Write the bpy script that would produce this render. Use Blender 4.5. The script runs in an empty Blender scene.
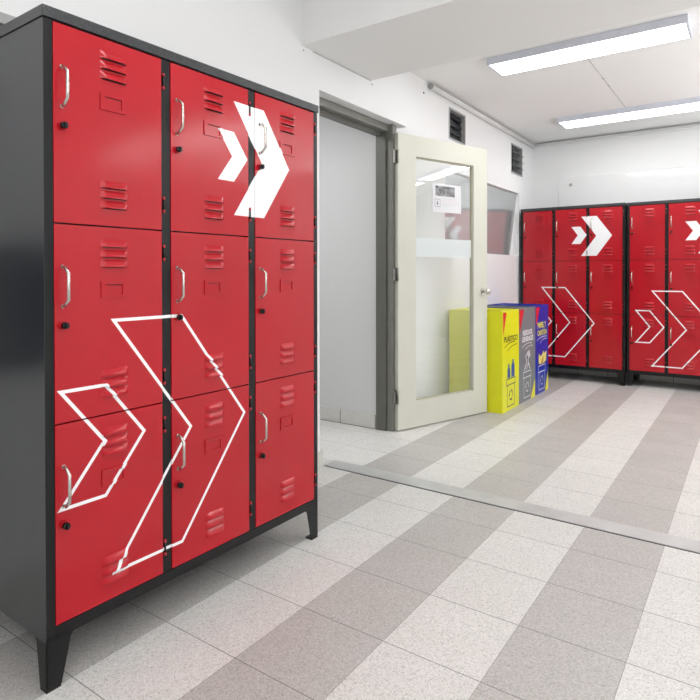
import bpy, bmesh, math, random
from mathutils import Vector, Matrix
random.seed(7)
SC = bpy.context.scene
COL = SC.collection

# ------------------------------------------------------------------ camera data (solved from the photograph)
F_PX = 581.29; CAM_H = 1.098; YAW = 0.6073; PITCH = -0.0085; ROLL = -0.0012; CY = 279.5

# ------------------------------------------------------------------ mesh builder
class MB:
    def __init__(s): s.v = []; s.f = []; s.m = []; s.sm = []
    def add(s, vs, fs, mat=0, smooth=False):
        b = len(s.v); s.v += [tuple(v) for v in vs]
        for f in fs: s.f.append([b + i for i in f]); s.m.append(mat); s.sm.append(smooth)
    def box(s, x0, x1, y0, y1, z0, z1, mat=0):
        x0, x1 = min(x0, x1), max(x0, x1); y0, y1 = min(y0, y1), max(y0, y1); z0, z1 = min(z0, z1), max(z0, z1)
        v = [(x0,y0,z0),(x1,y0,z0),(x1,y1,z0),(x0,y1,z0),(x0,y0,z1),(x1,y0,z1),(x1,y1,z1),(x0,y1,z1)]
        s.add(v, [(0,3,2,1),(4,5,6,7),(0,1,5,4),(1,2,6,5),(2,3,7,6),(3,0,4,7)], mat)
    def prism(s, pts, ax, a, b, mat=0):
        """pts: 2-D polygon; ax: extrusion axis (0,1,2); a,b: range along it"""
        def P(p, t):
            return {0: (t, p[0], p[1]), 1: (p[0], t, p[1]), 2: (p[0], p[1], t)}[ax]
        n = len(pts)
        s.add([P(p, a) for p in pts] + [P(p, b) for p in pts],
              [tuple(range(n - 1, -1, -1)), tuple(range(n, 2 * n))] + [(i, (i + 1) % n, n + (i + 1) % n, n + i) for i in range(n)], mat)
    def cyl(s, p0, p1, r0, r1=None, n=16, mat=0, caps=True):
        r1 = r0 if r1 is None else r1
        p0, p1 = Vector(p0), Vector(p1); d = (p1 - p0).normalized()
        a = d.orthogonal().normalized(); b = d.cross(a)
        ring = lambda c, r: [c + (a * math.cos(2 * math.pi * i / n) + b * math.sin(2 * math.pi * i / n)) * r for i in range(n)]
        s.add(ring(p0, r0) + ring(p1, r1), [(i, (i + 1) % n, n + (i + 1) % n, n + i) for i in range(n)], mat, True)
        if caps:
            s.add(ring(p0, r0), [tuple(range(n - 1, -1, -1))], mat); s.add(ring(p1, r1), [tuple(range(n))], mat)
    def tube(s, path, r, n=8, mat=0):
        path = [Vector(p) for p in path]; rings = []
        for i, p in enumerate(path):
            if i == 0: d = path[1] - p
            elif i == len(path) - 1: d = p - path[-2]
            else: d = (path[i + 1] - p).normalized() + (p - path[i - 1]).normalized()
            d.normalize()
            up = Vector((1, 0, 0)) if abs(d.x) < .9 else Vector((0, 0, 1))
            a = d.cross(up).normalized(); b = d.cross(a)
            rings.append([p + (a * math.cos(2 * math.pi * k / n) + b * math.sin(2 * math.pi * k / n)) * r for k in range(n)])
        vs = [v for q in rings for v in q]; fs = []
        for i in range(len(rings) - 1):
            for k in range(n): fs.append((i * n + k, i * n + (k + 1) % n, (i + 1) * n + (k + 1) % n, (i + 1) * n + k))
        s.add(vs, fs, mat, True)
        s.add(rings[0], [tuple(range(n))], mat); s.add(rings[-1], [tuple(range(n - 1, -1, -1))], mat)
    def sphere(s, c, r, mat=0, n=16, m=10, sc=(1, 1, 1)):
        vs = []; fs = []
        for j in range(m + 1):
            t = math.pi * j / m
            for i in range(n):
                a = 2 * math.pi * i / n
                vs.append((c[0] + r * sc[0] * math.sin(t) * math.cos(a), c[1] + r * sc[1] * math.sin(t) * math.sin(a), c[2] + r * sc[2] * math.cos(t)))
        for j in range(m):
            for i in range(n): fs.append((j * n + i, (j + 1) * n + i, (j + 1) * n + (i + 1) % n, j * n + (i + 1) % n))
        s.add(vs, fs, mat, True)
    def build(s, name, mats, parent=None, bevel=0, loc=None):
        me = bpy.data.meshes.new(name); me.from_pydata(s.v, [], s.f)
        if not isinstance(mats, (list, tuple)): mats = [mats]
        for m in mats: me.materials.append(m)
        for p, mi, sm in zip(me.polygons, s.m, s.sm): p.material_index = mi; p.use_smooth = sm
        bm = bmesh.new(); bm.from_mesh(me); bmesh.ops.remove_doubles(bm, verts=bm.verts, dist=1e-6)
        bmesh.ops.recalc_face_normals(bm, faces=bm.faces); bm.to_mesh(me); bm.free()
        me.update()
        o = bpy.data.objects.new(name, me); COL.objects.link(o)
        if parent: o.parent = parent
        if loc: o.location = loc
        if bevel:
            b = o.modifiers.new('bevel', 'BEVEL'); b.width = bevel; b.segments = 2; b.limit_method = 'ANGLE'; b.angle_limit = 0.6
        return o

def tag(o, label=None, cat=None, group=None, kind=None):
    if label: o['label'] = label
    if cat: o['category'] = cat
    if group: o['group'] = group
    if kind: o['kind'] = kind
    return o
def empty(name, loc=(0, 0, 0), rz=0):
    o = bpy.data.objects.new(name, None); COL.objects.link(o); o.location = loc; o.rotation_euler = (0, 0, rz); o.empty_display_size = .1
    return o
def copy_tree(o, parent=None):
    c = o.copy(); COL.objects.link(c); c.parent = parent
    for ch in list(o.children): copy_tree(ch, c)
    return c
def struct(mb, name, mats, parent=None, bevel=0):
    o = mb.build(name, mats, parent, bevel); o['kind'] = 'structure'; return o

# ------------------------------------------------------------------ materials
class NT:
    def __init__(s, name):
        s.m = bpy.data.materials.new(name); s.m.use_nodes = True; s.t = s.m.node_tree
        s.b = s.t.nodes['Principled BSDF']; s.out = s.t.nodes['Material Output']
    def n(s, typ, **k):
        x = s.t.nodes.new(typ)
        for a, v in k.items(): setattr(x, a, v)
        return x
    def link(s, a, b): s.t.links.new(a, b)
    def put(s, sock, v):
        if isinstance(v, bpy.types.NodeSocket): s.link(v, sock)
        else: sock.default_value = v
    def math(s, op, a, b=0.0, c=None):
        x = s.n('ShaderNodeMath', operation=op); s.put(x.inputs[0], a); s.put(x.inputs[1], b)
        if c is not None: s.put(x.inputs[2], c)
        return x.outputs[0]
    def mixc(s, f, a, b):
        x = s.n('ShaderNodeMix', data_type='RGBA'); s.put(x.inputs[0], f)
        s.put(x.inputs[6], a if isinstance(a, bpy.types.NodeSocket) else (*a, 1)); s.put(x.inputs[7], b if isinstance(b, bpy.types.NodeSocket) else (*b, 1))
        return x.outputs[2]
    def noise(s, scale, detail=2, coord='Object'):
        tc = s.n('ShaderNodeTexCoord'); x = s.n('ShaderNodeTexNoise'); s.link(tc.outputs[coord], x.inputs['Vector'])
        x.inputs['Scale'].default_value = scale; x.inputs['Detail'].default_value = detail
        return x.outputs['Fac']
    def ramp(s, f, p0, p1):
        x = s.n('ShaderNodeMapRange'); s.put(x.inputs[0], f); x.inputs[1].default_value = p0; x.inputs[2].default_value = p1
        return x.outputs[0]
    def bump(s, h, strength, dist=.001):
        x = s.n('ShaderNodeBump'); s.put(x.inputs['Height'], h); x.inputs['Strength'].default_value = strength; x.inputs['Distance'].default_value = dist
        s.link(x.outputs[0], s.b.inputs['Normal'])
    def set(s, **k):
        for a, v in k.items():
            nm = {'col': 'Base Color', 'rough': 'Roughness', 'metal': 'Metallic', 'spec': 'Specular IOR Level', 'coat': 'Coat Weight', 'coatr': 'Coat Roughness', 'trans': 'Transmission Weight', 'alpha': 'Alpha', 'em': 'Emission Strength', 'emc': 'Emission Color'}[a]
            if a in ('col', 'emc') and not isinstance(v, bpy.types.NodeSocket): v = (*v, 1)
            s.put(s.b.inputs[nm], v)
        return s

def plain(name, col, rough=.5, metal=0, spec=.5, var=.03, scale=14, **k):
    t = NT(name); f = t.ramp(t.noise(scale, 3), .3, .7)
    d = tuple(c * (1 - var) for c in col); u = tuple(min(1, c * (1 + var)) for c in col)
    t.set(col=t.mixc(f, d, u), rough=rough, metal=metal, spec=spec, **k); return t.m

def sRGB(r, g, b):
    return tuple((c / 255 / 12.92) if c / 255 <= .04045 else ((c / 255 + .055) / 1.055) ** 2.4 for c in (r, g, b))

def decal_fac(t, specs):
    """white chevrons painted on the locker front, in locker coordinates (x along the width, z up).
    spec: (z_mid, half_height, k, u_notch, u_tip, stroke or None)"""
    tc = t.n('ShaderNodeTexCoord'); sp = t.n('ShaderNodeSeparateXYZ'); t.link(tc.outputs['Object'], sp.inputs[0])
    X, Y_, Z = sp.outputs
    tot = None
    for zm, h, k, u0, u1, st in specs:
        a = t.math('ABSOLUTE', t.math('SUBTRACT', Z, zm)); u = t.math('MULTIPLY_ADD', a, k, X)
        def mask(h_, a0, a1):
            return t.math('MULTIPLY', t.math('LESS_THAN', a, h_), t.math('MULTIPLY', t.math('GREATER_THAN', u, a0), t.math('LESS_THAN', u, a1)))
        mk = mask(h, u0, u1)
        if st:
            w = st * math.sqrt(1 + k * k)
            mk = t.math('SUBTRACT', mk, mask(h - st, u0 + w, u1 - w))
        tot = mk if tot is None else t.math('MAXIMUM', tot, mk)
    front = t.math('LESS_THAN', Y_, 0.004)
    return t.math('MULTIPLY', tot, front)

WHITE_DECAL = sRGB(246, 246, 248)
RED = (0.465, 0.0095, 0.0185)
def red_mat(specs, name):
    t = NT(name); f = t.ramp(t.noise(3, 2), .3, .7)
    base = t.mixc(f, tuple(c * .95 for c in RED), tuple(c * 1.05 for c in RED))
    d = decal_fac(t, specs) if specs else 0.0
    t.set(col=t.mixc(d, base, WHITE_DECAL), rough=.16, spec=.42)
    t.bump(t.noise(5, 1), .35, .004)
    return t.m
def black_mat(specs, name, lo=(.0025, .003, .0035), hi=(.008, .009, .010), spec=.35):
    t = NT(name); f = t.ramp(t.noise(260, 2), .42, .62)
    base = t.mixc(f, lo, hi)
    d = decal_fac(t, specs) if specs else 0.0
    t.set(col=t.mixc(d, base, WHITE_DECAL), rough=.34, spec=spec)
    t.bump(t.noise(190, 2), .35, .0012)
    return t.m

M_wall = plain('painted_wall', (.82, .825, .83), .55, var=.012, scale=1.2)
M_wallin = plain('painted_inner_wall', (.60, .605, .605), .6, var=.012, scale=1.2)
M_ceil = plain('ceiling_paint', (.86, .86, .855), .8, var=.012, scale=.8)
M_beam = plain('beam_paint', (.82, .82, .815), .8, var=.01, scale=.8)
M_steel = plain('polished_steel', (.62, .60, .56), .22, metal=1, var=.04, scale=60)
M_alu = plain('brushed_metal_strip', (.55, .56, .555), .42, metal=.35, var=.08, scale=9)
M_hinge = plain('dull_steel_hinge', (.22, .22, .20), .35, metal=.9, var=.1, scale=40)
M_lock = plain('black_lock', (.006, .006, .007), .25)
M_rub = plain('black_foot', (.012, .012, .012), .6)
M_jamb = plain('grey_door_frame_paint', sRGB(118, 119, 112), .45, var=.05, scale=8)
M_jambd = plain('dark_grey_frame_paint', sRGB(96, 96, 90), .45, var=.05, scale=8)
M_cream = plain('cream_door_paint', sRGB(207, 207, 195), .42, var=.015, scale=5)
M_creamd = plain('cream_door_edge', sRGB(200, 198, 182), .5, var=.02, scale=5)
M_white = plain('white_paint', (.84, .84, .84), .4, var=.01)
M_housing = plain('light_housing', sRGB(214, 217, 228), .5, var=.01)
M_trim = plain('pipe_paint', (.76, .76, .755), .5, var=.02)
M_dark = plain('dark_gap', (.02, .021, .023), .7)
M_grey = plain('grey_paint_frame', sRGB(165, 166, 165), .5)
M_redhinge = plain('red_hinge_pin', (.5, .02, .03), .35)
M_blk = plain('plain_black_lines', (.012, .014, .016), .5)
def emis(name, col, st):
    t = NT(name); t.set(col=(.9, .9, .9), emc=col, em=st, rough=.4); return t.m
M_light = emis('led_diffuser', (1, 1, 1), 9.0)

# floor tiles : light and dark stripes of terrazzo tiles, two runs either side of the metal strip
def floor_mat():
    t = NT('terrazzo_tiles'); T = .3079
    tc = t.n('ShaderNodeTexCoord'); sp = t.n('ShaderNodeSeparateXYZ'); t.link(tc.outputs['Object'], sp.inputs[0]); X, Y_, _ = sp.outputs
    farz = t.math('GREATER_THAN', Y_, 2.70)
    ox = t.math('MULTIPLY_ADD', farz, -.0035, -.2928); oy = t.math('MULTIPLY_ADD', farz, .3473 - .3079, 2.4022)
    gx = t.math('DIVIDE', t.math('SUBTRACT', X, ox), T); gy = t.math('DIVIDE', t.math('SUBTRACT', Y_, oy), T)
    kx = t.math('FLOOR', gx); ky = t.math('FLOOR', gy)
    par = t.math('ABSOLUTE', t.math('MODULO', kx, 2.0))          # odd = dark
    par = t.math('MULTIPLY', par, t.math('GREATER_THAN', kx, -5.5))
    fx = t.math('SUBTRACT', gx, kx); fy = t.math('SUBTRACT', gy, ky)
    ex = t.math('MINIMUM', fx, t.math('SUBTRACT', 1.0, fx)); ey = t.math('MINIMUM', fy, t.math('SUBTRACT', 1.0, fy))
    gy_ = t.math('LESS_THAN', ey, .0048); gx_ = t.math('LESS_THAN', ex, .0040)
    cmb = t.n('ShaderNodeCombineXYZ'); t.put(cmb.inputs[0], kx); t.put(cmb.inputs[1], ky)
    wn = t.n('ShaderNodeTexWhiteNoise', noise_dimensions='2D'); t.link(cmb.outputs[0], wn.inputs['Vector'])
    vo = t.n('ShaderNodeTexVoronoi'); t.link(tc.outputs['Object'], vo.inputs['Vector']); vo.inputs['Scale'].default_value = 260
    sepc = t.n('ShaderNodeSeparateColor'); t.link(vo.outputs['Color'], sepc.inputs[0])
    speck = t.ramp(sepc.outputs[0], .0, 1.0); big = t.ramp(t.noise(4.0, 3), .35, .65)
    light = t.mixc(speck, sRGB(204, 203, 199), sRGB(228, 227, 225)); dark = t.mixc(speck, sRGB(170, 167, 164), sRGB(196, 194, 191))
    c = t.mixc(par, light, dark)
    c = t.mixc(t.math('MULTIPLY', t.math('LESS_THAN', sepc.outputs[1], .10), .35), c, sRGB(120, 115, 110))
    c = t.mixc(t.math('MULTIPLY', t.math('SUBTRACT', 1.0, wn.outputs['Value']), .07), c, sRGB(120, 118, 116))
    c = t.mixc(t.math('MULTIPLY', big, .07), c, sRGB(165, 158, 150))
    g = t.math('MAXIMUM', t.math('MULTIPLY', gy_, .80), t.math('MULTIPLY', gx_, .50))
    c = t.mixc(g, c, sRGB(96, 96, 96))
    t.set(col=c, rough=t.math('MULTIPLY_ADD', big, .1, .36), spec=.4)
    return t.m
M_floor = floor_mat()

# ------------------------------------------------------------------ setting
LX = -2.03; RX = -2.10; CZ = 2.60; YB = 6.70; XR = 4.6; YF = -1.8; NZ = 2.78
def grid_wall(mb, ax, a, b, u0, u1, z0, z1, holes):
    us = sorted({u0, u1, *[h[0] for h in holes], *[h[1] for h in holes]}); zs = sorted({z0, z1, *[h[2] for h in holes], *[h[3] for h in holes]})
    for i in range(len(us) - 1):
        for j in range(len(zs) - 1):
            cu, cz = (us[i] + us[i + 1]) / 2, (zs[j] + zs[j + 1]) / 2
            if any(h[0] < cu < h[1] and h[2] < cz < h[3] for h in holes): continue
            if ax == 0: mb.box(a, b, us[i], us[i + 1], zs[j], zs[j + 1])
            else: mb.box(us[i], us[i + 1], a, b, zs[j], zs[j + 1])

mb = MB(); mb.box(-3.9, XR, YF, YB + .1, -.08, 0); struct(mb, 'floor', M_floor)
WIN = (4.40, 6.24, 1.298, 1.975)
V1 = (4.47, 4.81, 2.232, 2.500); V2 = (5.985, 6.345, 2.165, 2.482)
W0 = (.72, 1.50, 1.60, 1.955)
mb = MB()
grid_wall(mb, 0, -2.17, LX, YF, 2.618, 0, NZ, [W0])                                  # proud wall towards the camera
mb.box(-2.17, LX, 2.618, 3.634, 2.147, NZ)                                       # lintel over the opening
grid_wall(mb, 0, -2.28, RX, 3.56, YB, 0, NZ, [WIN, V1, V2])                      # set-back wall behind the door
mb.box(-2.17, RX, 3.545, 3.56, 0, 2.147)
struct(mb, 'wall_left', M_wall)
mb = MB(); mb.box(-2.3, XR, YB, YB + .12, 0, NZ); struct(mb, 'wall_back', M_wall)
mb = MB(); mb.box(XR, XR + .1, YF, YB, 0, NZ); struct(mb, 'wall_right', M_wall)
mb = MB(); mb.box(-2.17, XR, YF - .1, YF, 0, NZ); struct(mb, 'wall_front', M_wall)
mb = MB(); mb.box(-2.2, XR, 3.17, YB + .1, CZ, NZ + .1); mb.box(-2.2, XR, YF, 2.465, NZ, NZ + .1); struct(mb, 'ceiling', M_ceil)
mb = MB(); mb.box(LX - .02, XR, 2.465, 3.17, 2.35, NZ + .1); struct(mb, 'trim_1', M_beam)     # dropped beam
# side passage seen through the door opening
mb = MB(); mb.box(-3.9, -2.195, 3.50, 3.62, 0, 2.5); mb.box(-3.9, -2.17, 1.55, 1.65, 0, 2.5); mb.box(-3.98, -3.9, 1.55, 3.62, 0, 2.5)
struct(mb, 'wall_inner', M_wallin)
mb = MB(); mb.box(-3.98, -2.17, 1.55, 3.62, 2.42, 2.5); struct(mb, 'ceiling_inner', M_ceil)
t = NT('skirting_tile'); tc = t.n('ShaderNodeTexCoord'); sp = t.n('ShaderNodeSeparateXYZ'); t.link(tc.outputs['Object'], sp.inputs[0])
fr = t.math('FRACT', t.math('DIVIDE', t.math('ADD', sp.outputs[0], 2.517 + .308 * 8), .308)); g = t.math('LESS_THAN', fr, .018)
vo = t.ramp(t.noise(220, 3), .35, .65)
t.set(col=t.mixc(g, t.mixc(vo, sRGB(192, 190, 185), sRGB(212, 210, 206)), sRGB(70, 70, 70)), rough=.4); M_skirt = t.m
mb = MB(); mb.box(-3.9, -2.195, 3.488, 3.50, 0, .10); struct(mb, 'baseboard_inner', M_skirt, bevel=.002)
mb = MB(); mb.box(-3.9, -2.195, 3.483, 3.488, 0, .0015); struct(mb, 'trim_9', M_dark)
mb = MB(); mb.box(LX, LX + .008, YF, 2.618, 0, .09); mb.box(-2.17, LX + .008, 2.618, 2.637, 0, .09); struct(mb, 'baseboard_left', M_skirt)
mb = MB(); mb.box(RX, XR, YB - .012, YB, 0, .09); struct(mb, 'baseboard_back', M_skirt)
# metal expansion strip across the floor
mb = MB(); mb.box(LX + .008, XR, 2.652, 2.765, -.01, .0035); mb.box(LX + .008, XR, 2.646, 2.6515, -.01, .0012, 1); struct(mb, 'trim_2', [M_alu, M_dark])
# painted door frame
mb = MB()
mb.box(-2.195, -2.115, 3.478, 3.545, 0, 2.147, 1); mb.box(-2.115, -2.066, 3.496, 3.545, 0, 2.147)
mb.box(-2.195, -2.150, 2.618, 3.478, 2.072, 2.147, 1); mb.box(-2.150, -2.103, 2.618, 3.496, 2.098, 2.147)
mb.box(-2.195, -2.115, 2.618, 2.675, 0, 2.075, 1)
struct(mb, 'trim_3', [M_jamb, M_jambd], bevel=.002)
# pipe under the ceiling on the left wall with its bracket cap and the run along the back wall
mb = MB(); mb.cyl((-2.076, 4.10, 2.566), (-2.076, YB - .02, 2.560), .021, n=12); mb.cyl((-2.076, 4.085, 2.566), (-2.076, 4.10, 2.566), .023, n=12, mat=1)
struct(mb, 'trim_4', [M_trim, M_grey])
mb = MB(); mb.box(-2.05, XR, YB - .02, YB, 2.548, 2.568); mb.box(-2.05, XR, YB - .014, YB, 2.588, 2.594, 1)
struct(mb, 'trim_5', [M_trim, M_grey])
# thin surface conduit running between the two ceiling lights, and the caulked joint line under the beam
mb = MB(); mb.box(-.9565, -.9535, 4.156, 5.728, CZ - .002, CZ)
for y in (4.78, 4.98): mb.cyl((-.955, y, CZ - .004), (-.955, y, CZ), .006, n=10, mat=1)
struct(mb, 'trim_6', [M_grey, M_hinge])
mb = MB(); mb.box(LX, LX + .003, 2.56, 3.16, 2.342, 2.3455)
for y in (2.475, 3.172): mb.cyl((LX, y, 2.325), (LX + .004, y, 2.325), .005, n=8)
mb.cyl((RX, 4.02, 2.50), (RX + .004, 4.02, 2.50), .008, n=8, mat=1)
struct(mb, 'trim_7', [M_grey, M_dark])

# tilted observation window
t = NT('tinted_mirror_glass'); t.t.nodes.remove(t.b)
df = t.n('ShaderNodeBsdfDiffuse'); df.inputs[0].default_value = (.38, .40, .41, 1)
gl = t.n('ShaderNodeBsdfGlossy'); gl.inputs['Roughness'].default_value = .02; gl.inputs['Color'].default_value = (.80, .82, .83, 1)
mx = t.n('ShaderNodeMixShader'); mx.inputs[0].default_value = .46; t.link(df.outputs[0], mx.inputs[1]); t.link(gl.outputs[0], mx.inputs[2]); t.link(mx.outputs[0], t.out.inputs[0]); M_mirror = t.m
win = empty('window_1', (RX, 4.40, WIN[2])); win['kind'] = 'structure'
mb = MB(); y0, y1, z0, z1 = WIN
Pn = [(-.028, 0, .0), (-.062, 0, 0)]
ty, by = -2.125, -2.160; yb_ = 6.105
mb = MB(); mb.add([(ty, y0, z1), (ty, y1 - .003, z1), (by, yb_, z0), (by, y0, z0), (ty - .008, y0, z1), (ty - .008, y1 - .003, z1), (by - .008, yb_, z0), (by - .008, y0, z0)], [(0, 1, 2, 3), (4, 5, 6, 7), (0, 1, 5, 4), (1, 2, 6, 5), (2, 3, 7, 6), (3, 0, 4, 7)])
o = mb.build('glass_pane', M_mirror, win); o.location = (-RX, -4.40, -WIN[2])
mb = MB()
mb.prism([(ty + .005, z1), (ty - .012, z1), (by - .012, z0), (by + .005, z0)], 1, y0, y0 + .010)
mb.add([(x_, y_, z_) for (x_, z_, ye) in ((ty + .004, z1, y1 - .003), (ty - .010, z1, y1 - .003), (by - .010, z0, yb_), (by + .004, z0, yb_)) for y_ in (ye - .007, ye)], [(0, 1, 3, 2), (2, 3, 5, 4), (4, 5, 7, 6), (6, 7, 1, 0), (0, 2, 4, 6), (1, 3, 5, 7)])
mb.box(ty - .014, ty + .006, y0, y1, z1 - .010, z1); mb.box(by - .014, by + .006, y0, yb_, z0, z0 + .007)
o = mb.build('window_frame', M_grey, win); o.location = (-RX, -4.40, -WIN[2])
mb = MB(); mb.add([(x_, y_, z_) for (x_, z_, ye) in ((ty + .003, z1, y1 - .003), (ty - .012, z1, y1 - .003), (by - .012, z0, yb_), (by + .003, z0, yb_)) for y_ in (ye, y1 + .0)], [(0, 1, 3, 2), (2, 3, 5, 4), (4, 5, 7, 6), (6, 7, 1, 0), (0, 2, 4, 6), (1, 3, 5, 7)])
o = mb.build('reveal_wedge', M_wall, win); o.location = (-RX, -4.40, -WIN[2])
# small high louvred windows
M_slat = plain('glass_slat', (.010, .012, .015), .3, spec=.25); M_slat_e = plain('glass_slat_edge', (.20, .22, .24), .3)
def vent(n, V, tone, closed):
    w = empty('window_%d' % n, (RX, V[0], V[2])); w['kind'] = 'structure'
    y0, y1, z0, z1 = V; o_ = lambda o: setattr(o, 'location', (-RX, -V[0], -V[2]))
    mb = MB(); e = .016
    for q in ((y0, y0 + e, z0, z1), (y1 - e, y1, z0, z1), (y0 + e, y1 - e, z1 - e, z1), (y0 + e, y1 - e, z0, z0 + e)): mb.box(RX - .05, RX + .004, *q)
    o_(mb.build('window_frame', M_grey, w))
    mb = MB(); mb.box(RX - .12, RX - .10, y0, y1, z0, z1)
    o_(mb.build('dark_backing', tone, w))
    k = 4; st = (z1 - z0 - 2 * e) / k
    for i in range(k):
        zc = z0 + e + st * (i + .1)
        mb = MB()
        if closed: pts = [(RX - .030, zc), (RX - .024, zc), (RX - .040, zc + st * .95), (RX - .046, zc + st * .95)]
        else: pts = [(RX - .004, zc), (RX + .0, zc + .006), (RX - .075, zc + st * .55), (RX - .079, zc + st * .55 - .006)]
        mb.prism(pts, 1, y0 + e, y1 - e)
        if i in (1, 2) or not closed: mb.box(pts[0][0] - .001, pts[0][0] + .004, y0 + e, y1 - e, zc - .002, zc + .002, 1)
        o_(mb.build('slat', [M_slat, M_slat_e], w))
    if not closed:
        for i in range(3):
            zc = z0 + e + st * (i + .9)
            mb = MB(); mb.box(RX, RX + .012, y1 - .02, y1 + .03, zc, zc + .006); o_(mb.build('slat_clip', M_grey, w))
M_backd = plain('window_dark_a', (.055, .06, .075), .5); M_backe = plain('window_dark_b', (.018, .022, .022), .5)
vent(2, V1, M_backd, True); vent(3, V2, M_backe, False)
# wide grey framed window on the left wall, mostly hidden behind the near lockers
w = empty('window_4', (LX, W0[0], W0[2])); w['kind'] = 'structure'
mb = MB(); y0, y1, z0, z1 = W0; e = .035
for q in ((y0, y0 + e, z0, z1), (y1 - e, y1, z0, z1), (y0, y1, z1 - e, z1), (y0, y1, z0, z0 + e), ((y0 + y1) / 2 - .015, (y0 + y1) / 2 + .015, z0, z1)): mb.box(LX - .05, LX + .012, *q)
o = mb.build('window_frame', M_grey, w); o.location = (-LX, -W0[0], -W0[2])
mb = MB(); mb.box(LX - .03, LX - .024, y0 + .01, y1 - .01, z0 + .01, z1 - .01)
o = mb.build('glass_pane', plain('dark_window_glass', (.02, .024, .035), .05, spec=.6), w); o.location = (-LX, -W0[0], -W0[2])

mb = MB(); mb.box(LX, LX + .03, .05, .70, .78, 1.20); struct(mb, 'trim_8', plain('navy_wall_panel', (.006, .010, .035), .5))
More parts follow.
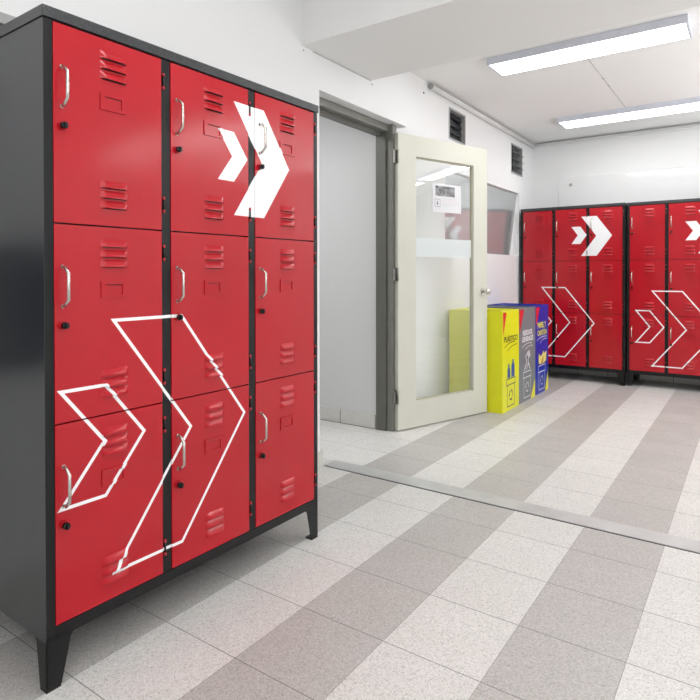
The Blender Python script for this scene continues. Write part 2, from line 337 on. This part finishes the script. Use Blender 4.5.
# ------------------------------------------------------------------ lockers
def locker(loc, rz, W, D, H, zt, zb, z1, z2, specs, label, col_offs=(0, 0, 0)):
    Mr = red_mat(specs, 'red_door_enamel'); Mk = black_mat(specs, 'black_hammered_enamel'); Mc = black_mat(None, 'cap_enamel_painted_sheen', (.013, .015, .017), (.040, .045, .050), .7); Ms = black_mat(None, 'hammered_side_painted_sheen', (.009, .0105, .012), (.026, .030, .034), .9)  # cap and sides: same black enamel, reflected light mixed in as paler colour
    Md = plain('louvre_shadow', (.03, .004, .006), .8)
    r = empty('locker_cabinet', loc, rz); tag(r, label, 'locker', 'nine door red lockers with white chevrons')
    k = W / 1.1251; m, g = .0243 * k, .0328 * k; cw = (W - 2 * m - 2 * g) / 3
    leg_z = zb - .036
    mb = MB()
    mb.box(.0006, W - .0006, .022, D, leg_z, H - .0316)                     # carcass
    mb.box(0, m, 0, .03, leg_z, H - .0316); mb.box(W - m, W, 0, .03, leg_z, H - .0316)
    mb.box(m, W - m, 0, .03, leg_z, zb - .003); mb.box(m, W - m, 0, .03, zt + .002, H - .0316)
    for i in range(2):
        a = m + cw * (i + 1) + g * i; mb.box(a, a + g, .0015, .03, zb - .003, zt + .002)
    mb.box(-.0004, .0012, .0, D, leg_z, H - .0316, 1); mb.box(W - .0012, W + .0004, .0, D, leg_z, H - .0316, 1)
    mb.build('carcass', [Mk, Ms], r, bevel=.0008)
    mb = MB(); mb.box(-.004, W + .004, -.006, D + .004, H - .0300, H); mb.build('top_cap', Mc, r, bevel=.002)
    # corner legs: folded sheet, tapering
    for sx in (0, 1):
        for sy in (0, 1):
            mb = MB(); X = lambda v: v if sx == 0 else W - v; Yy = lambda v: v if sy == 0 else D - v
            mb.prism([(X(0), leg_z + .012), (X(.076), leg_z + .004), (X(.066), leg_z - .012), (X(.040), .006), (X(.0), .006)], 1, Yy(0), Yy(.004))
            mb.prism([(Yy(0), leg_z + .012), (Yy(.062), leg_z + .004), (Yy(.052), leg_z - .012), (Yy(.034), .006), (Yy(.0), .006)], 0, X(0), X(.004))
            lg = mb.build('leg', Mk, r)
            mb = MB(); mb.box(X(.0), X(.039), Yy(.0), Yy(.033), 0, .0065); mb.build('foot_pad', M_rub, lg)
    rows = [(z1 + .0022, zt), (z2 + .0022, z1 - .0022), (zb, z2 - .0022)]
    for ci in range(3):
        d0 = m + ci * (cw + g) + .0012; d1 = d0 + cw - .0024
        for ri, (a, b) in enumerate(rows):
            mb = MB(); yf = -.0015
            mb.box(d0, d1, yf, .019, a, b)
            # two louvre blocks
            for zs in (b - .035, a + .128):
                for j in range(3):
                    lt = zs - j * .0285; lb = lt - .021; s0, s1 = d0 + .131, d0 + .216; h = .0095
                    n = 5; top = []; vs = []; fs = []
                    prof = [0, .75, 1, 1, .75, 0]; xs = [s0, s0 + .008, s0 + .016, s1 - .016, s1 - .008, s1]
                    zr = [(lt, 0), (lt - .006, .42), (lt - .014, .85), (lb, 1)]
                    for zz, pz in zr:
                        for x_, px in zip(xs, prof): vs.append((x_, yf - .0002 - h * px * pz, zz))
                    N = len(xs)
                    for q in range(len(zr) - 1):
                        for c_ in range(N - 1): fs.append((q * N + c_, q * N + c_ + 1, (q + 1) * N + c_ + 1, (q + 1) * N + c_))
                    mb.add(vs, fs, 0, True)
                    bot = vs[-N:]
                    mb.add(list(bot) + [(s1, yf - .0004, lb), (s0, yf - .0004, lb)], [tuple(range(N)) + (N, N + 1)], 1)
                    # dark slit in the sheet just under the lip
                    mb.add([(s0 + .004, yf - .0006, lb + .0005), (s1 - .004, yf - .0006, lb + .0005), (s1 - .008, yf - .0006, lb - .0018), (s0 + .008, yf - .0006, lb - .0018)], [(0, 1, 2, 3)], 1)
            # pressed card holder
            hs0, hs1, ht, hb = d0 + .131, d0 + .213, b - .153, b - .201
            for q in ((hs0, hs1, ht - .009, ht), (hs0, hs1, hb, hb + .009), (hs0, hs0 + .015, hb + .009, ht - .009), (hs1 - .015, hs1, hb + .009, ht - .009)):
                mb.box(q[0], q[1], yf - .0038, yf, q[2], q[3])
            mb.add([(hs0 + .015, yf - .0008, ht - .009), (hs1 - .015, yf - .0008, ht - .009), (hs1 - .015, yf - .0008, ht - .0112), (hs0 + .015, yf - .0008, ht - .0112)], [(0, 1, 2, 3)], 1)
            door = mb.build('locker_door', [Mr, Md], r, bevel=.0006)
            # D handle
            hx = d0 + .022; hz1, hz0 = b - .113, b - .219
            mb = MB(); mb.tube([(hx, yf, hz1), (hx, yf - .012, hz1 - .001), (hx, yf - .031, hz1 - .018), (hx, yf - .031, hz0 + .018), (hx, yf - .012, hz0 + .001), (hx, yf, hz0)], .0047, 8)
            mb.cyl((hx, yf, hz1), (hx, yf - .002, hz1), .0055, n=12); mb.cyl((hx, yf, hz0), (hx, yf - .002, hz0), .0055, n=12)
            mb.build('handle', M_steel, door)
            mb = MB(); lz = b - .270; lx = d0 + .023
            mb.cyl((lx, yf, lz), (lx, yf - .006, lz), .0125, n=18); mb.cyl((lx, yf - .006, lz), (lx, yf - .017, lz), 0.0095, .0088, n=18, mat=1)
            mb.box(lx - .003, lx + .003, yf - .022, yf - .017, lz - .007, lz + .007, 2)
            mb.build('lock', [Mr, M_lock, M_lock], door)
            for hz in (b - .067, a + .078) :
                mb = MB(); hx2 = d1 + .0085
                mb.cyl((hx2, -.0015, hz - .025), (hx2, -.0015, hz - .016), .0038, n=10); mb.cyl((hx2, -.0015, hz + .016), (hx2, -.0015, hz + .025), .0038, n=10)
                mb.cyl((hx2, -.0015, hz - .016), (hx2, -.0015, hz + .016), .0030, n=10, mat=1)
                mb.build('hinge', [M_redhinge, M_lock], door)
    return r
ST = .0096
near_specs = [(.604, .368, .752, .463, .713, ST), (.628, .162, .80, .160, .301, ST), (1.508, .200, .70, .800, .950, None), (1.512, .087, .75, .652, .726, None)]
far_specs = [(.602, .364, .79, .502, .752, .011), (.605, .160, .78, .195, .329, .011), (1.485, .200, .72, .764, .912, None), (1.496, .088, .70, .586, .673, None)]
far2_specs = [(.575, .366, .79, .502, .768, .011), (.590, .160, .78, .195, .329, .011), (1.490, .200, .72, .745, .893, None), (1.502, .088, .70, .560, .648, None)]
locker((-1.5166, .788, 0), math.pi / 2 - .0187, 1.1251, .45, 1.80, 1.7652, .168, 1.2352, .7005, near_specs,
       'large black and red nine door locker standing nearest, before the door opening')
locker((-2.067, 6.2165, 0), -.0046, 1.0284, .44, 1.80, 1.7661, .158, 1.2352, .7005, far_specs,
       'far red nine door locker in the corner, partly hidden behind the recycling bins')
locker((-1.0258, 6.2560, 0), -.0046, 1.0284, .42, 1.80, 1.7661, .158, 1.2352, .7005, far2_specs,
       'far red nine door locker cut off by the right edge of the photo')

# ------------------------------------------------------------------ door leaf
hin = Vector((-2.033, 3.512, 0)); end = Vector((-1.737, 4.404, 0)); dv = end - hin; DL = dv.length; ang = math.atan2(dv.y, dv.x)
dr = empty('door_1', hin, ang); dr['kind'] = 'structure'        # local x along the leaf, -y faces the room
DT = .040; TOP = 2.085; B = .008
gx0, gx1, gz0, gz1 = .17, .780, .195, 1.940
mb = MB(); mb.box(0, gx0, 0, DT, B, TOP); mb.box(gx1, DL, 0, DT, B, TOP); mb.box(gx0, gx1, 0, DT, B, gz0); mb.box(gx0, gx1, 0, DT, gz1, TOP)
mb.build('leaf', M_cream, dr)
mb = MB(); e = .010
for q in ((gx0, gx0 + e, gz0, gz1), (gx1 - e, gx1, gz0, gz1), (gx0, gx1, gz0, gz0 + e), (gx0, gx1, gz1 - e, gz1)): mb.box(q[0], q[1], .012, .028, q[2], q[3])
mb.build('glazing_bead', plain('bead_olive_paint', sRGB(176, 174, 152), .5), dr)
t = NT('clear_door_glass'); t.t.nodes.remove(t.b)
tr = t.n('ShaderNodeBsdfTransparent'); tr.inputs[0].default_value = (.965, .98, .97, 1); gl = t.n('ShaderNodeBsdfGlossy'); gl.inputs['Roughness'].default_value = .01
fn = t.n('ShaderNodeFresnel'); fn.inputs[0].default_value = 1.5; ge = t.n('ShaderNodeNewGeometry'); bf = t.math('SUBTRACT', 1.0, ge.outputs['Backfacing']); f2 = t.math('MULTIPLY', t.math('MULTIPLY_ADD', fn.outputs[0], 1.5, .04), bf)
mx = t.n('ShaderNodeMixShader'); t.link(f2, mx.inputs[0]); t.link(tr.outputs[0], mx.inputs[1]); t.link(gl.outputs[0], mx.inputs[2]); t.link(mx.outputs[0], t.out.inputs[0]); M_glass = t.m
mb = MB(); mb.add([(gx0 + .004, .020, gz0 + .004), (gx1 - .004, .020, gz0 + .004), (gx1 - .004, .020, gz1 - .004), (gx0 + .004, .020, gz1 - .004)], [(0, 1, 2, 3)]); gp = mb.build('glass_pane', M_glass, dr)
def film(name, col, f):
    t = NT(name); t.t.nodes.remove(t.b)
    tr = t.n('ShaderNodeBsdfTransparent'); df = t.n('ShaderNodeBsdfDiffuse'); df.inputs[0].default_value = (*col, 1)
    tl = t.n('ShaderNodeBsdfTranslucent'); tl.inputs[0].default_value = (*col, 1); m2 = t.n('ShaderNodeMixShader'); m2.inputs[0].default_value = .35
    t.link(df.outputs[0], m2.inputs[1]); t.link(tl.outputs[0], m2.inputs[2])
    mx = t.n('ShaderNodeMixShader'); mx.inputs[0].default_value = f; t.link(tr.outputs[0], mx.inputs[1]); t.link(m2.outputs[0], mx.inputs[2]); t.link(mx.outputs[0], t.out.inputs[0]); return t.m
mb = MB(); mb.add([(gx0 + .01, .0172, gz0 + .01), (gx1 - .01, .0172, gz0 + .01), (gx1 - .01, .0172, 1.225), (gx0 + .01, .0172, 1.225)], [(0, 1, 2, 3)])
mb.build('frosted_film', film('frosted_film', (.9, .93, .92), .07), gp)
mb = MB(); mb.add([(gx0 + .01, .0172, 1.228), (gx1 - .01, .0172, 1.228), (gx1 - .01, .0172, 1.362), (gx0 + .01, .0172, 1.362)], [(0, 1, 2, 3)])
mb.build('frosted_band', film('frosted_band', (.84, .90, .91), .90), gp)
for z in (1.917, 1.098, .243):
    mb = MB(); mb.cyl((-.008, -.004, z - .045), (-.008, -.004, z + .045), .007, n=12); mb.box(-.0025, .0, .0, .032, z - .045, z + .045); mb.box(-.040, -.012, .004, .008, z - .045, z + .045)
    mb.build('hinge', M_hinge, dr)
mb = MB(); kz = .964; kx = DL - .048
mb.cyl((kx, 0, kz), (kx, -.008, kz), .030, n=24); mb.cyl((kx, -.008, kz), (kx, -.034, kz), .011, n=16); mb.sphere((kx, -.050, kz), .026, sc=(1, .72, 1)); mb.cyl((kx, -.066, kz), (kx, -.073, kz), .008, n=12)
mb.cyl((kx, DT, kz), (kx, DT + .008, kz), .030, n=24); mb.cyl((kx, DT + .008, kz), (kx, DT + .03, kz), .011, n=16); mb.sphere((kx, DT + .046, kz), .024, sc=(1, .72, 1))
mb.box(DL - .001, DL + .0015, .008, .032, kz - .05, kz + .05)
mb.build('door_knob', M_steel, dr)

# paper notice taped to the glass
M_paper = plain('paper_white', (.70, .70, .725), .7, var=.01)
t = NT('printed_photo'); nz = t.noise(38, 4); n2 = t.noise(14, 3)
cr = t.ramp(t.math('ADD', t.math('MULTIPLY', nz, .6), t.math('MULTIPLY', n2, .6)), .42, .78); t.set(col=t.mixc(cr, (.015, .015, .017), (.42, .42, .44)), rough=.6); M_print = t.m
M_ink = plain('pale_print_ink', (.50, .50, .53), .7); M_inkr = plain('faint_red_ink', (.72, .52, .54), .7); M_inkd = plain('dark_print_ink', (.18, .18, .20), .7)
nt = empty('paper_notice', hin, ang); tag(nt, 'white printed paper notice with a black and white photo, taped on the door glass', 'notice')
px0, px1, pz0, pz1 = .350, .655, 1.560, 1.772
sh = .0
mb = MB(); mb.prism([(px0, pz0), (px1, pz0), (px1, pz1), (px0, pz1)], 1, .0150, .0165); sheet = mb.build('sheet', M_paper, nt)
def pl(mb, x0, x1, z0, z1, mat=0, y=.0146): mb.add([(x0, y, z0), (x1, y, z0), (x1, y, z1), (x0, y, z1)], [(0, 1, 2, 3)], mat)
mb = MB(); pl(mb, px0 + .030, px0 + .235, pz1 - .092, pz1 - .018); mb.build('printed_photo', M_print, sheet)
mb = MB(); bx, bz = px0 + .022, pz0 + .038
for q in ((bx, bx + .058, bz, bz + .003), (bx, bx + .058, bz + .055, bz + .058), (bx, bx + .003, bz, bz + .058), (bx + .055, bx + .058, bz, bz + .058)): pl(mb, *q)
pl(mb, bx + .022, bx + .036, bz + .014, bz + .034); pl(mb, bx + .025, bx + .033, bz + .037, bz + .045)
mb.build('printed_emblem', M_inkd, sheet)
mb = MB()
for i in range(5): pl(mb, px0 + .095, px0 + .095 + (.16, .19, .17, .19, .10)[i], pz1 - .112 - i * .013, pz1 - .110 - i * .013, 1 if i in (1, 2) else 0)
mb.build('printed_lines', [M_ink, M_inkr], sheet)

# ------------------------------------------------------------------ recycling bins
BX = -1.62; BD = .455; KS = 1.0125
my = lambda y: y * KS
mz = lambda z: CAM_H - (CAM_H - z) * KS
def poly_obj(name, polys, mat, parent, x):
    mb = MB()
    for p in polys: mb.add([(x, a, b) for a, b in p], [tuple(range(len(p)))])
    return mb.build(name, mat, parent)
def stroke(pts, w, closed=False):
    out = []; n = len(pts)
    for i in range(n if closed else n - 1):
        a, b = Vector(pts[i]), Vector(pts[(i + 1) % n]); d = (b - a)
        if d.length < 1e-6: continue
        d.normalize(); nn = Vector((-d.y, d.x)) * w / 2; a = a - d * w / 2; b = b + d * w / 2
        out.append([tuple(a + nn), tuple(a - nn), tuple(b - nn), tuple(b + nn)])
    return out
def text_obj(name, body, mat, parent, x, y0, y1, z0, z1, bold=.0):
    """lettering fitted to a rectangle on a face that looks along +x"""
    cu = bpy.data.curves.new(name, 'FONT'); cu.body = body; cu.size = 1; cu.offset = bold
    tmp = bpy.data.objects.new(name, cu); COL.objects.link(tmp)
    bpy.context.view_layer.update()
    me = bpy.data.meshes.new_from_object(tmp.evaluated_get(bpy.context.evaluated_depsgraph_get()))
    bpy.data.objects.remove(tmp)
    xs = [v.co.x for v in me.vertices]; ys = [v.co.y for v in me.vertices]; ax, bx_, ay, by_ = min(xs), max(xs), min(ys), max(ys)
    for v in me.vertices:
        u, w = (v.co.x - ax) / (bx_ - ax), (v.co.y - ay) / (by_ - ay)
        v.co = (x, y0 + u * (y1 - y0), z0 + w * (z1 - z0))
    me.materials.clear(); me.materials.append(mat); me.name = name
    o = bpy.data.objects.new(name, me); COL.objects.link(o); o.parent = parent; return o
M_yel = plain('yellow_bin_board', sRGB(226, 226, 26), .35, var=.02, scale=5); M_gry = plain('grey_bin_board', sRGB(118, 124, 128), .4, var=.02, scale=5); M_blu = plain('blue_bin_board', sRGB(0, 46, 168), .35, var=.02, scale=5)
M_prd = plain('print_red', sRGB(215, 35, 48), .4); M_pnavy = plain('print_navy', sRGB(28, 42, 92), .4); M_pdark = plain('print_black', sRGB(40, 42, 40), .4); M_pwh = plain('print_white', (.82, .82, .84), .4); M_pyel = plain('print_yellow', sRGB(232, 228, 60), .4); M_pblue = plain('print_blue', sRGB(30, 78, 150), .4); M_inb = plain('bin_inside', (.06, .06, .07), .6)
M_pcream = plain('print_cream', sRGB(235, 225, 130), .4); M_pbrown = plain('print_ochre', sRGB(190, 150, 50), .4)

def bin_(y0, y1, H, mat, label):
    r = empty('recycling_bin', (BX - BD / 2, (y0 + y1) / 2, 0)); tag(r, label, 'bin', 'row of recycling bins beside the door')
    L = (-(BX - BD / 2), -(y0 + y1) / 2, 0)
    mb = MB(); x0, x1 = BX - BD, BX; w = .012; g = .0025; y0 += g; y1 -= g
    mb.box(x0, x1, y0, y0 + w, .0, H); mb.box(x0, x1, y1 - w, y1, .0, H); mb.box(x1 - w, x1, y0 + w, y1 - w, .0, H); mb.box(x0, x0 + w, y0 + w, y1 - w, .0, H)
    mb.box(x0 + w, x1 - w, y0 + w, y1 - w, .0, .02)
    b = mb.build('bin_body', mat, r); b.location = L
    # lid board with a round-cornered drop slot
    mb = MB(); t0 = H - .022
    mb.box(x0 + w, x1 - w, y0 + w, y0 + .085, t0, H - .010); mb.box(x0 + w, x1 - w, y1 - .085, y1 - w, t0, H - .010)
    mb.box(x0 + w, x0 + .09, y0 + .085, y1 - .085, t0, H - .010); mb.box(x1 - .09, x1 - w, y0 + .085, y1 - .085, t0, H - .010)
    o = mb.build('lid_board', mat, r); o.location = L
    mb = MB(); mb.box(x0 + .09, x1 - .09, y0 + .085, y1 - .085, t0 - .25, t0 - .24); o = mb.build('bin_liner', M_inb, r); o.location = L
    return r, b
def conv(pts): return [(my(a), mz(b)) for a, b in pts]
def icon_bin(front, ya, yb, z0, zl, z1, mat, w=.0075):
    c = (ya + yb) / 2; i = .018
    P = stroke(conv([(ya, z1), (yb, z1), (yb, zl), (ya, zl)]), w, True) + stroke(conv([(ya + i, zl), (ya + i, z0), (yb - i, z0), (yb - i, zl)]), w)
    o = poly_obj('bin_symbol', P, mat, front, BX + .0012)
    cz = (z0 + zl) / 2 ; R = .038; P = []
    for k in range(3):                                   # three chasing arrows
        a0 = math.radians(90 + 120 * k + 18); pts = [(c + R * math.cos(a0 + q * math.radians(16)) * .95, cz + R * math.sin(a0 + q * math.radians(16))) for q in range(5)]
        P += stroke(conv(pts), .011)
        e = Vector(pts[-1]); d = (Vector(pts[-1]) - Vector(pts[-2])).normalized(); nn = Vector((-d.y, d.x))
        P.append(conv([tuple(e + nn * .014), tuple(e - nn * .014), tuple(e + d * .020)]))
    poly_obj('recycling_symbol', P, mat, front, BX + .0012)
def swoosh(front, pts_list, mat):
    P = []
    for pts in pts_list:
        n = 8; q = []
        for i in range(n + 1):
            s = i / n; a, b, c = [Vector(v) for v in pts]; q.append(tuple(a * (1 - s) ** 2 + b * 2 * s * (1 - s) + c * s * s))
        P += stroke(conv(q), .006)
    poly_obj('printed_swoosh', P, mat, front, BX + .0012)

# yellow: plastics
r1, f1 = bin_(4.425, 4.820, .806, M_yel, 'bright yellow plastics recycling bin, nearest of the row and half behind the door')
E1 = .0010
poly_obj('printed_triangle', [conv([(4.385, .797), (4.462, .797), (4.392, .612)])], M_prd, f1, BX + E1)
text_obj('lettering', 'PLÁSTICO', M_pdark, f1, BX + .0012, my(4.412), my(4.722), mz(.562), mz(.618), .022)
swoosh(f1, [[(4.42, .522), (4.50, .560), (4.655, .553)], [(4.49, .492), (4.56, .525), (4.70, .530)]], M_pdark)
for (c, w, zt_) in ((4.515, .062, .385), (4.612, .075, .412)):
    z0 = .272; P = [conv([(c - w / 2, z0), (c + w / 2, z0), (c + w / 2, zt_ - .05), (c + w * .22, zt_ - .025), (c + w * .22, zt_), (c - w * .22, zt_), (c - w * .22, zt_ - .025), (c - w / 2, zt_ - .05)])]
    poly_obj('printed_bottle', P, M_pblue, f1, BX + .0012)
icon_bin(f1, 4.462, 4.665, .046, .217, .264, M_pnavy)
# grey: general waste
r2, f2_ = bin_(4.820, 5.268, .808, M_gry, 'grey general waste recycling bin between the yellow and blue bins')
poly_obj('printed_triangle', [conv([(4.768, .800), (4.890, .800), (4.775, .60)])], M_prd, f2_, BX + E1)
poly_obj('printed_triangle', [conv([(5.05, .002), (5.195, .002), (5.190, .17)])], M_pyel, f2_, BX + E1)
text_obj('lettering', 'RESIDUOS', M_pwh, f2_, BX + .0012, my(4.855), my(5.105), mz(.578), mz(.622), .035)
text_obj('lettering', 'GENERALES', M_pwh, f2_, BX + .0012, my(4.835), my(5.130), mz(.522), mz(.568), .035)
swoosh(f2_, [[(4.84, .480), (4.93, .515), (5.10, .500)], [(4.92, .455), (4.99, .485), (5.12, .475)]], M_pwh)
P = stroke(conv([(4.90, .285), (4.955, .35), (4.93, .395), (4.985, .43), (5.03, .40), (4.99, .36), (5.04, .285)]), .016) + stroke(conv([(4.95, .285), (4.99, .33), (5.02, .31)]), .012) + [conv([(4.96, .42), (5.03, .445), (5.06, .39), (5.01, .37)])]
poly_obj('printed_rubbish', P, M_pwh, f2_, BX + .0012)
icon_bin(f2_, 4.868, 5.075, .046, .217, .264, M_pwh)
# blue: paper and card
r3, f3 = bin_(5.268, 5.665, .810, M_blu, 'deep blue paper and cardboard recycling bin, furthest of the row by the wall')
poly_obj('printed_triangle', [conv([(5.212, .800), (5.330, .800), (5.222, .62)])], M_prd, f3, BX + E1)
poly_obj('printed_triangle', [conv([(5.48, .002), (5.588, .002), (5.588, .20)])], M_pyel, f3, BX + E1)
text_obj('lettering', 'PAPEL Y', M_pyel, f3, BX + .0012, my(5.262), my(5.520), mz(.608), mz(.662), .035)
text_obj('lettering', 'CARTÓN', M_pyel, f3, BX + .0012, my(5.258), my(5.535), mz(.540), mz(.600), .035)
swoosh(f3, [[(5.25, .500), (5.35, .535), (5.54, .520)], [(5.34, .470), (5.40, .505), (5.53, .500)]], M_pwh)
poly_obj('printed_paper', [conv([(5.30, .285), (5.41, .275), (5.42, .375), (5.36, .345), (5.30, .385)]), conv([(5.415, .275), (5.52, .290), (5.535, .385), (5.47, .365), (5.42, .395)])], M_pcream, f3, BX + .0012)
poly_obj('printed_paper', [conv([(5.36, .28), (5.43, .28), (5.44, .345), (5.39, .325)])], M_pbrown, f3, BX + .0014)
icon_bin(f3, 5.285, 5.495, .046, .207, .264, M_pwh)

# ------------------------------------------------------------------ glossy board above the far lockers
gb = empty('glass_board', (-.2, YB, 1.25)); tag(gb, 'frameless glossy white wall board above the far lockers reflecting a ceiling light', 'board')
tb = plain('glossy_white_board', (.80, .805, .81), .06, spec=.6, var=.004)
mb = MB(); mb.box(-1.80, 2.2, YB - .010, YB - .002, 1.05, 2.172); o = mb.build('board_panel', tb, gb, bevel=.002); o.location = (.2, -YB, -1.25)
mb = MB(); mb.cyl((-1.67, YB - .010, 2.088), (-1.67, YB - .028, 2.088), .016, n=16); o = mb.build('stud', M_steel, gb); o.location = (.2, -YB, -1.25)

# ------------------------------------------------------------------ ceiling lights
def light_fix(x0, x1, y0, y1, zl, ztop):
    r = empty('ceiling_light', ((x0 + x1) / 2, (y0 + y1) / 2, ztop))
    mb = MB(); L = (-(x0 + x1) / 2, -(y0 + y1) / 2, -ztop); e = .014
    for q in ((x0, x1, y0, y0 + e), (x0, x1, y1 - e, y1), (x0, x0 + e, y0 + e, y1 - e), (x1 - e, x1, y0 + e, y1 - e)): mb.box(q[0], q[1], q[2], q[3], zl, ztop)
    mb.box(x0 + e, x1 - e, y0 + e, y1 - e, ztop - .01, ztop)
    o = mb.build('housing', M_housing, r); o.location = L
    mb = MB(); mb.box(x0 + e, x1 - e, y0 + e, y1 - e, zl + .002, zl + .010); o = mb.build('diffuser', M_light, r); o.location = L
    mb = MB(); mb.box(x0 - .02, x0, (y0 + y1) / 2 - .02, (y0 + y1) / 2 + .02, ztop - .006, ztop); o = mb.build('mounting_tab', M_housing, r); o.location = L
    return r
A = light_fix(-1.530, -.318, 3.873, 4.156, 2.552, CZ); tag(A, 'long white ceiling light panel nearest the beam', 'ceiling light')
Bq = light_fix(-1.553, -.341, 5.728, 6.022, 2.552, CZ); tag(Bq, 'long white ceiling light panel further back, over the far lockers', 'ceiling light')
for (x, y, z, lab) in ((1.75, 4.015, CZ, 'white ceiling light panel right of the nearest row'), (3.2, 4.015, CZ, 'white ceiling light panel by the right wall, near row'),
                       (1.75, 5.875, CZ, 'white ceiling light panel right of the back row'), (3.2, 5.875, CZ, 'white ceiling light panel by the right wall, back row'),
                       (-.55, 1.15, NZ, 'white ceiling light panel above the nearest locker'), (1.6, 1.15, NZ, 'white ceiling light panel before the beam, right side'), (.5, -.8, NZ, 'white ceiling light panel behind the viewpoint')):
    c = copy_tree(A); c.location = (x, y, z); c['label'] = lab

# unseen fill light added to brighten the side passage
ld = bpy.data.lights.new('passage_fill', 'AREA'); ld.energy = 14; ld.size = .5; lo = bpy.data.objects.new('passage_fill', ld); COL.objects.link(lo); lo.location = (-3.0, 2.4, 2.40)
def up_fill(loc, e, size):
    l = bpy.data.lights.new('bounce_fill', 'AREA'); l.energy = e; l.size = size; o = bpy.data.objects.new('bounce_fill', l); COL.objects.link(o); o.location = loc; o.rotation_euler = (math.pi, 0, 0)
up_fill((1.9, 4.9, 1.30), 66, 1.6); up_fill((1.2, .2, 1.3), 26, 1.4)  # unseen fill lights aimed upwards, added to lighten the ceiling
# soft fill light added behind the camera, no real source there
ld = bpy.data.lights.new('soft_fill', 'AREA'); ld.energy = 14; ld.size = 1.6; lo = bpy.data.objects.new('soft_fill', ld); COL.objects.link(lo); lo.location = (.9, -.6, 1.9)
lo.rotation_euler = Vector((-.55, 1, -.12)).to_track_quat('-Z', 'Y').to_euler()

# ------------------------------------------------------------------ world, view, camera
w = bpy.data.worlds.new('World'); SC.world = w; w.use_nodes = True
w.node_tree.nodes['Background'].inputs[0].default_value = (.9, .95, 1, 1); w.node_tree.nodes['Background'].inputs[1].default_value = .3
SC.view_settings.view_transform = 'Standard'; SC.view_settings.look = 'None'; SC.view_settings.exposure = 0.32; SC.view_settings.gamma = 1.0
cp, sp_ = math.cos(PITCH), math.sin(PITCH); Fv = Vector((-math.sin(YAW) * cp, math.cos(YAW) * cp, sp_)); R0 = Vector((math.cos(YAW), math.sin(YAW), 0)); U0 = R0.cross(Fv)
Rv = R0 * math.cos(ROLL) + U0 * math.sin(ROLL); Uv = -R0 * math.sin(ROLL) + U0 * math.cos(ROLL)
cam = bpy.data.cameras.new('camera'); co = bpy.data.objects.new('camera', cam); COL.objects.link(co)
mt = Matrix((( Rv.x, Uv.x, -Fv.x, 0), (Rv.y, Uv.y, -Fv.y, 0), (Rv.z, Uv.z, -Fv.z, CAM_H), (0, 0, 0, 1)))
co.matrix_world = mt
cam.sensor_fit = 'HORIZONTAL'; cam.sensor_width = 36; cam.lens = F_PX / 700 * 36; cam.shift_y = -(350 - CY) / 700; cam.clip_start = .05
SC.camera = co
SC.cycles.max_bounces = 10; SC.cycles.diffuse_bounces = 6; SC.cycles.transparent_max_bounces = 12
SC.cycles.sample_clamp_indirect = 6
